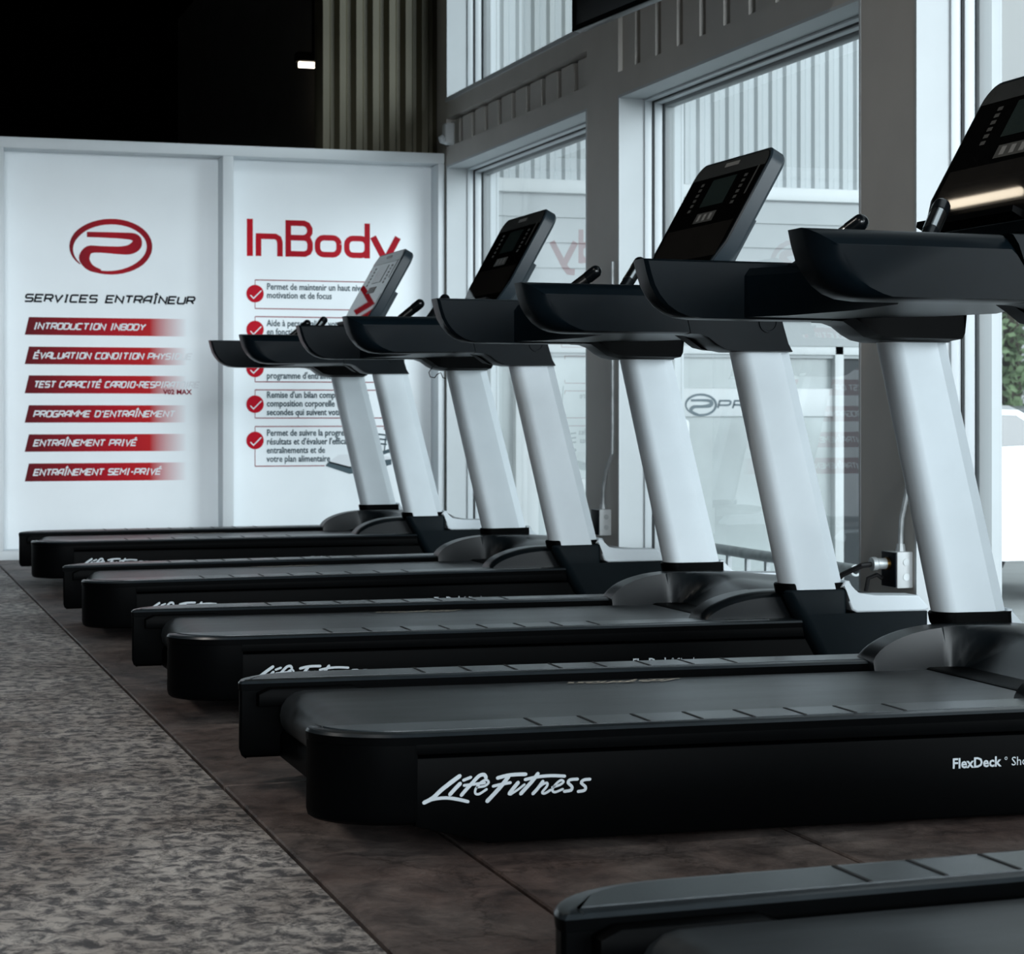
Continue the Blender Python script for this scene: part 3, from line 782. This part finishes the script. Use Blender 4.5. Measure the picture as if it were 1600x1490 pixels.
    poly(bm, [(-.20, .018), (.05, .018), (.05, .034), (-.20, .034)], FC(.0022), 4)
    poly(bm, [(.215, .25), (.225, .25), (.225, .345), (.215, .345)], FC(.0022), 3)
    poly(bm, [(-.05, LEN - .036), (.05, LEN - .036), (.05, LEN - .022), (-.05, LEN - .022)], FC(.0024), 4)
    for f in bm.faces:
        if f.normal.dot(n) < 0: f.normal_flip()
    done()
    bm, done = obj('screen', 'screen', C)
    for f in [poly(bm, [(-.085, .235), (.085, .235), (.085, .33), (-.085, .33)], FC(.0022))]: pass
    done()
    bm, done = obj('reading_ledge', 'plastic', C)
    loft(bm, [[CP(a, b, d) for b, d in ((.002, -.03), (.0, .030), (.012, .034), (.016, .005))] for a in (-.2, -.19, .19, .2)]); done()
    bm, done = obj('console_mast', 'conframe', C)
    loft(bm, [[CP(a, b, d) for a, d in ((-.19, -.050), (.19, -.050), (.18, -.082), (-.18, -.082))] for b in (-.075, .10, .20, .215)]); done()
    # feet
    for x in (.36, 1.86):
        for s in (-1, 1):
            bm, done = obj('levelling_foot', 'rubber', T)
            tube(bm, [(x, s * .29, 0), (x, s * .29, .012), (x, s * .29, .013), (x, s * .29, .075)], [.028, .028, .012, .012], 12); done()
    return T

def kids(o): return [c for c in bpy.data.objects if c.parent == o]
def copy_tree(o, parent=None):
    c = o.copy(); COL.objects.link(c)
    if parent: c.parent = parent
    for ch in kids(o): copy_tree(ch, c)
    return c
proto = make_treadmill()
# (X of the rear tip, Y of the centre line, lift, yaw, pitch)
TM = [(.764, 1.868, 0, .030, 0, 'black treadmill nearest the camera, only its blurred rear deck corner showing'),
      (.766, 3.928, .005, -.0028, -.0061, 'black treadmill second from the camera, large white script logo fully visible on its side'),
      (.7644, 5.592, .0014, .0028, -.0031, 'black treadmill third from the camera, whose lit console leans in front of the second window'),
      (.7627, 7.520, -.0091, -.0035, .0063, 'black treadmill second from the printed wall, its dark console before the corner window'),
      (.7631, 9.570, .0031, .0014, .0029, 'black treadmill farthest from the camera, pale reflective console in front of the printed wall')]
bpy.context.view_layer.update()
ROOTS = []
for i, (x, y, dz, yaw, pit, lab) in enumerate(TM):
    o = proto if i == 0 else copy_tree(proto)
    o.location = (x, y + yaw * (x - 1.8) if i else y, dz - .0 + pit * (-.136))
    o.rotation_euler = (0, -pit, yaw)
    tag(o, lab, 'treadmill', 'row of treadmills facing the windows'); ROOTS.append(o)
    for f in kids(o):
        if f.name.startswith('levelling_foot'):
            fx_ = f.bound_box[0][0] + .03
            f.location.z = -(o.location.z + pit * fx_)

bm, done = obj('loose_wire', 'rubber', ROOTS[3])     # a thin cable end hanging under one neck
tube(bm, [(1.42, .30, .955), (1.405, .30, .945), (1.392, .30, .925), (1.398, .30, .908), (1.415, .30, .905), (1.425, .30, .918), (1.44, .30, .925), (1.448, .30, .905), (1.46, .30, .902)], .0022, 6); done()

# ------------------------------------------------------------------ fixtures on the walls
t = empty('television', (2.7, 7.7, 2.249), R(4.77)); tag(t, 'black television hung high in front of the windows, seen from below', 'television')
bm, done = obj('screen', 'tv', t); box(bm, 0, .045, -1.22, 0, 0, .72, 0, .006); done()
bm, done = obj('bezel', 'plastic', t); box(bm, -.006, .0, -1.22, -1.20, 0, .72); box(bm, -.006, 0, -.02, 0, 0, .72); box(bm, -.006, 0, -1.2, -.02, 0, .02); box(bm, -.006, 0, -1.2, -.02, .70, .72); done()
bm, done = obj('wall_mount', 'tv', t); box(bm, .046, .07, -.85, -.40, .15, .55); box(bm, .07, .46, -.66, -.60, .33, .39); done()

def detector(loc):
    o = empty('motion_detector', loc); tag(o, 'small white motion detector on the wall corner above the partition', 'motion detector')
    bm, done = obj('housing', 'boxm', o)
    loft(bm, [[(x, y, z) for x, y in rrect(-.055 + a, 0, -.035 + a, .035 - a, .012, 3)] for z, a in ((-.055, .012), (-.045, 0), (.05, 0), (.06, .006))]); done()
    bm, done = obj('lens', 'white', o); tube(bm, [(-.05, -.004, -.045), (-.062, -.004, -.035), (-.066, -.004, -.02), (-.058, -.004, -.01)], [.012, .02, .02, .012], 10); done()
detector((XW, 11.04, 2.29))

def jbox(y, z, label, plug, dy, hh):
    o = empty('junction_box', (XW, y, z)); tag(o, label, 'electrical box', 'electrical boxes at the pier feet')
    bm, done = obj('box_body', ['boxm', 'steel'], o); box(bm, -.055, 0, 0, .10, -.057, .057, 0, .004)
    for zz in (-.022, .024): tube(bm, [(-.024, -.001, zz), (-.024, -.002, zz)], .011, 14, 1)
    done()
    bm, done = obj('face_plate', 'ink', o); box(bm, -.060, -.055, .004, .096, -.054, .054, 0, .002); done()
    bm, done = obj('connector', 'steel', o); tube(bm, [(-.027, .03, .057), (-.027, .03, .08)], [.017, .013], 10); done()
    if plug:
        bm, done = obj('plug', ['steel', 'brass'], o)
        tube(bm, [(-.060, .05, .018), (-.070, .05, .018)], .02, 12, 1); tube(bm, [(-.07, .05, .018), (-.10, .05, .018)], .018, 12); tube(bm, [(-.10, .05, .018), (-.103, .05, .018), (-.118, .05, .017), (-.12, .05, .017)], [.015, .022, .022, .012], 12); done()
    c = empty('conduit', (XW, y, z + .08)); tag(c, 'thin grey conduit climbing the pier %s' % ('beside the second window' if plug else 'beside the corner window'), 'conduit', 'conduits on the piers')
    bm, done = obj('pipe', 'steel', c)
    tube(bm, [(-.027, .03, 0), (-.027, .03, .03), (-.026, .026, .08), (-.018, .010, .15), (-.012, .002 - dy, .22), (-.011, -dy, .3), (-.011, -dy, .3 + hh)], .0085, 10); done()
    bm, done = obj('clamp', 'steel', c); box(bm, -.024, 0, -.014 - dy, .016 - dy, .26 + hh * .6, .275 + hh * .6); done()
    return o
jbox(5.852, .279, 'white electrical box with a plugged cable at the foot of the nearer pier', True, .004, .35)
jbox(8.553, .292, 'white electrical box at the foot of the farther pier, partly behind a treadmill', False, .045, .75)
bm, done = obj('power_cable', 'rubber', None)
tube(bm, [(XW - .118, 5.902, .296), (XW - .15, 5.905, .292), (XW - .20, 5.94, .262), (XW - .235, 5.98, .20), (XW - .25, 6.02, .10), (XW - .26, 6.03, .03), (XW - .30, 6.0, .012), (XW - .42, 5.9, .012)], .0085, 8)
tag(done(), 'black power cable curving down from the plugged electrical box', 'cable')
bm, done = obj('power_cable', 'rubber', None)
tube(bm, [(XW - .072, 5.92, .25), (XW - .09, 5.92, .262), (XW - .115, 5.93, .25), (XW - .12, 5.94, .2), (XW - .11, 5.95, .10), (XW - .11, 5.96, .012), (XW - .2, 5.93, .012)], .007, 8)
tag(done(), 'short black cable looping from the lower socket of the plugged electrical box', 'cable')

# ceiling tube lamps
def lamp(loc, L, label, rz=0, power=0):
    o = empty('tube_lamp', loc, rz); tag(o, label, 'ceiling lamp', 'tube lamps under the black ceiling')
    bm, done = obj('lamp_body', 'darkwall', o); box(bm, -L / 2 - .02, L / 2 + .02, -.06, .06, .02, .08, 0, .006)
    box(bm, -.01, .01, -.005, .005, .08, ZC - loc[2]) ; done()
    if power:
        l = bpy.data.lights.new('floor_fill', 'AREA'); l.shape = 'RECTANGLE'; l.size = L; l.size_y = .05; l.energy = power; l.color = (1, .95, .88)
        lo = bpy.data.objects.new('floor_fill', l); COL.objects.link(lo); lo.parent = o; lo.location = (0, 0, -.025)
    bm, done = obj('tube', 'lampw', o); tube(bm, [(-L / 2, 0, 0), (L / 2, 0, 0)], .02, 10); done()
lamp((3.035, 14.0, 3.13), .2, 'small lit lamp in the dark space beyond the partition')
lamp((1.51, 8.09, 3.55), .58, 'short warm ceiling tube lamp above the far treadmills', R(90))
for yy in (1.5, 4.6): lamp((-.6, yy, 3.55), 1.2, 'added warm tube lamp over the walkway, out of view, %s' % ('nearer the camera' if yy < 3 else 'before the added sun blocker'), power=14)  # unseen lamps added to brighten the walkway floor

# ------------------------------------------------------------------ outside
GZ = -.6
bm, done = obj('ground', 'asphalt'); box(bm, XO, 60, -25, 70, GZ - .2, GZ); structure(done())
bm, done = obj('kerb', 'flash') ; box(bm, XO + .001, XO + 1.1, -6, 11.6, GZ, -.1); structure(done())

W = empty('annex_building', (3.5, 11.62, GZ)); tag(W, 'pale annex outside the windows with ribbed upper wall and glazed shopfront', 'building')
def WX(x): return x - 3.5
def WZ(z): return z - GZ
bm, done = obj('ribbed_cladding', 'siding', W)
pts = []; x = 3.4
while x < 6.3:
    for dx, yy in ((0, 0), (.034, 0), (.050, -.020), (.078, -.020)): pts.append((WX(x + dx), yy))
    x += .0945
pts += [(WX(6.4), 0), (WX(6.4), .3), (WX(3.4), .3)]
prism(bm, pts, 'z', WZ(2.08), WZ(6.2)); done()
bm, done = obj('flashing', 'flash', W); box(bm, WX(3.4), WX(6.42), -.045, .02, WZ(2.05), WZ(2.13), 0, .006); done()
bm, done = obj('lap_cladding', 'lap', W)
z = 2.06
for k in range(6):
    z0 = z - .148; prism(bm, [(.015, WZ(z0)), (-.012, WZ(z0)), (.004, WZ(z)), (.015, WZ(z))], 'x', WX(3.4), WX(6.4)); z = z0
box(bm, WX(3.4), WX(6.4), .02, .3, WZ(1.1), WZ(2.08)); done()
bm, done = obj('shopfront_glass', 'sglass', W); box(bm, WX(3.4), WX(5.80), .06, .07, WZ(GZ), WZ(1.18)); done()
bm, done = obj('dark_door', 'doorg', W); box(bm, WX(5.80), WX(6.36), .06, .07, WZ(GZ), WZ(1.18)); done()
bm, done = obj('shopfront_frame', 'flash', W)
for x0, x1 in ((3.4, 3.47), (3.72, 3.86), (4.56, 4.62), (5.77, 5.83), (6.32, 6.4)): box(bm, WX(x0), WX(x1), 0, .10, WZ(GZ), WZ(1.18), 0, .004)
box(bm, WX(3.4), WX(6.4), 0, .1, WZ(1.12), WZ(1.18), 0, .004); box(bm, WX(3.4), WX(6.4), 0, .1, WZ(GZ), WZ(GZ + .15), 0, .004)
box(bm, WX(3.86), WX(4.56), 0, .1, WZ(.30), WZ(.38), 0, .004); done()
bm, done = obj('sign_band', ['flash', 'inkg', 'lap'], W); box(bm, WX(4.62), WX(5.77), .03, .055, WZ(.745), WZ(.915), 0, .003)
FW = lambda a, b: Vector((WX(a), .028, WZ(b)))
el = [(4.895 + .098 * math.cos(R(225 - k * 9)), .815 + .062 * math.sin(R(225 - k * 9))) for k in range(39)]
ribbon(bm, el, [.006 + .008 * min(1, k / 8) for k in range(39)], FW, 1)
ribbon(bm, *spline([(4.83, .842), (4.93, .842), (4.962, .833), (4.955, .812), (4.90, .805), (4.85, .803), (4.83, .785), (4.84, .77), (4.88, .757)], [.014, .016, .022, .024, .018, .02, .022, .018, .01]), FW, 1, 0)
stroke_text(bm, 'PR', 5.005, 5.19, .795, .045, FW, .011, .3, 1); done()
bm, done = obj('door_sticker', ['pwhite', 'inkg'], W)
L_ = rrect(4.66, 4.83, .36, .73, .03, 4); loft(bm, [[(WX(x), .052, WZ(z)) for x, z in L_], [(WX(x), .058, WZ(z)) for x, z in L_]])
FS = lambda a, b: Vector((WX(a), .050, WZ(b)))
for cx, cz in ((4.72, .66), (4.77, .585)):
    ribbon(bm, [(cx + .026 * math.cos(R(k * 20)), cz + .026 * math.sin(R(k * 20))) for k in range(19)], .004, FS, 1, 0); ribbon(bm, [(cx - .012, cz - .012), (cx + .012, cz + .012)], .005, FS, 1, 0)
for k in range(3): ribbon(bm, [(4.755 + k * .018, .50), (4.755 + k * .018, .54)], .003, FS, 1, 0)
poly(bm, [(4.775, .44), (4.82, .44), (4.82, .40), (4.80, .375), (4.775, .37)], FS, 1); done()

rl = empty('railing', (3.5, 7.5, -.1)); tag(rl, 'grey pipe railing with white balusters just outside the second window', 'railing')
bm, done = obj('top_rail', 'steel', rl)
for a, b_ in ((-.62, 2.2),):
    n_ = 14
    ro = [[(.022 * math.cos(2 * math.pi * k / n_), y, .296 + .022 * math.sin(2 * math.pi * k / n_)) for k in range(n_)] for y in (a, b_)]
    ri = [[(.014 * math.cos(2 * math.pi * k / n_), y, .296 + .014 * math.sin(2 * math.pi * k / n_)) for k in range(n_)] for y in (b_, a)]
    loft(bm, ro + ri + [ro[0]], cap=False)
done()
for k in range(14):
    bm, done = obj('baluster', 'frame', rl); yy = -.42 + k * .19; box(bm, -.009, .009, yy - .011, yy + .011, 0, .277); done()

def car(loc, rz, paint, label):
    o = empty('car', loc, rz); tag(o, label, 'car', 'cars parked outside')
    bm, done = obj('body', paint, o)
    side = [(-2.15, .38), (-2.18, .62), (-2.05, .80), (-1.55, .92), (-1.0, .96), (-.45, 1.36), (.1, 1.44), (.8, 1.42), (1.45, 1.06), (1.95, 1.02), (2.15, .88), (2.18, .5), (2.1, .32), (-2.0, .30)]
    lp = []
    for y, k in ((-.86, .90), (-.84, .97), (-.70, 1.0), (0, 1.01), (.70, 1.0), (.84, .97), (.86, .90)):
        lp.append([(x, y * (.84 if z > 1.1 else 1), .3 + (z - .3) * k) for x, z in side])
    loft(bm, lp); done()
    bm, done = obj('side_windows', 'carg', o)
    for s in (-1, 1): prism(bm, [(-.85, .99), (-.42, 1.30), (.08, 1.37), (.72, 1.35), (1.25, 1.06), (1.2, 1.0)], 'y', s * .70, s * .80)
    prism(bm, [(-1.02, .965), (-.5, 1.335), (-.46, 1.345), (-.94, .98)], 'y', -.62, .62); done()
    for x in (-1.35, 1.32):
        for s in (-1, 1):
            bm, done = obj('wheel', ['tyre', 'chrome'], o)
            tube(bm, [(x, s * .70, .32), (x, s * .86, .32), (x, s * .885, .32)], [.32, .32, .29], 20); tube(bm, [(x, s * .885, .32), (x, s * .89, .32)], [.2, .19], 14, 1); done()
    bm, done = obj('headlamp', 'chrome', o); box(bm, -2.14, -2.05, -.75, -.45, .62, .75, 0, .02); box(bm, -2.14, -2.05, .45, .75, .62, .75, 0, .02); done()
    return o
car((7.25, 14.0, GZ), R(2), 'carw', 'white car parked outside the nearest window, closest to the building')
car((12.4, 20.0, GZ), R(8), 'card', 'grey car parked behind the white car outside')
car((16.2, 26, GZ), R(6), 'carw', 'white car parked far across the lot under the trees')
bm, done = obj('lawn', 'grass'); box(bm, 12, 55, 34, 65, GZ, GZ + .55, 0, .1); structure(done())

def tree(loc, h, r, m, label):
    o = empty('tree', loc); tag(o, label, 'tree', 'trees beyond the parking lot')
    bm, done = obj('trunk', 'bark', o); tube(bm, [(0, 0, 0), (.1, 0, h * .3), (0, .1, h * .6)], [.28, .2, .1], 8)
    for k in range(5):
        a = k * 1.3; tube(bm, [(0, 0, h * (.3 + .05 * k)), (r * .5 * math.cos(a), r * .5 * math.sin(a), h * (.5 + .06 * k))], [.09, .03], 6)
    done()
    bm, done = obj('foliage', m, o)
    cl = [(Vector((random.uniform(-1, 1) * r * .6, random.uniform(-1, 1) * r * .6, h * random.uniform(.16, .9))), r * random.uniform(.35, .6)) for _ in range(18)]
    for _ in range(6500):
        c, q = random.choice(cl); v = Vector((random.gauss(0, 1), random.gauss(0, 1), random.gauss(0, 1))).normalized() * q * random.uniform(.6, 1.05) + c
        a = Vector((random.gauss(0, 1), random.gauss(0, 1), random.gauss(0, 1))).normalized() * .11; b_ = a.orthogonal().normalized() * .08
        bm.faces.new([bm.verts.new(v + a), bm.verts.new(v + b_), bm.verts.new(v - a), bm.verts.new(v - b_)])
    done()
for k, (x, y, h, r, m, lab) in enumerate([(24, 40, 7.5, 3.6, 'leaf', 'light green tree left of the row beyond the cars'), (33, 41, 8.5, 4.0, 'leafd', 'dark green tree in the middle of the row beyond the cars'), (43, 42, 8, 4.0, 'leaf', 'light green tree right of the row beyond the cars'), (14.5, 43, 7, 3.4, 'leafd', 'dark green tree farthest left beyond the cars')]):
    tree((x, y, GZ + .5), h, r, m, lab)
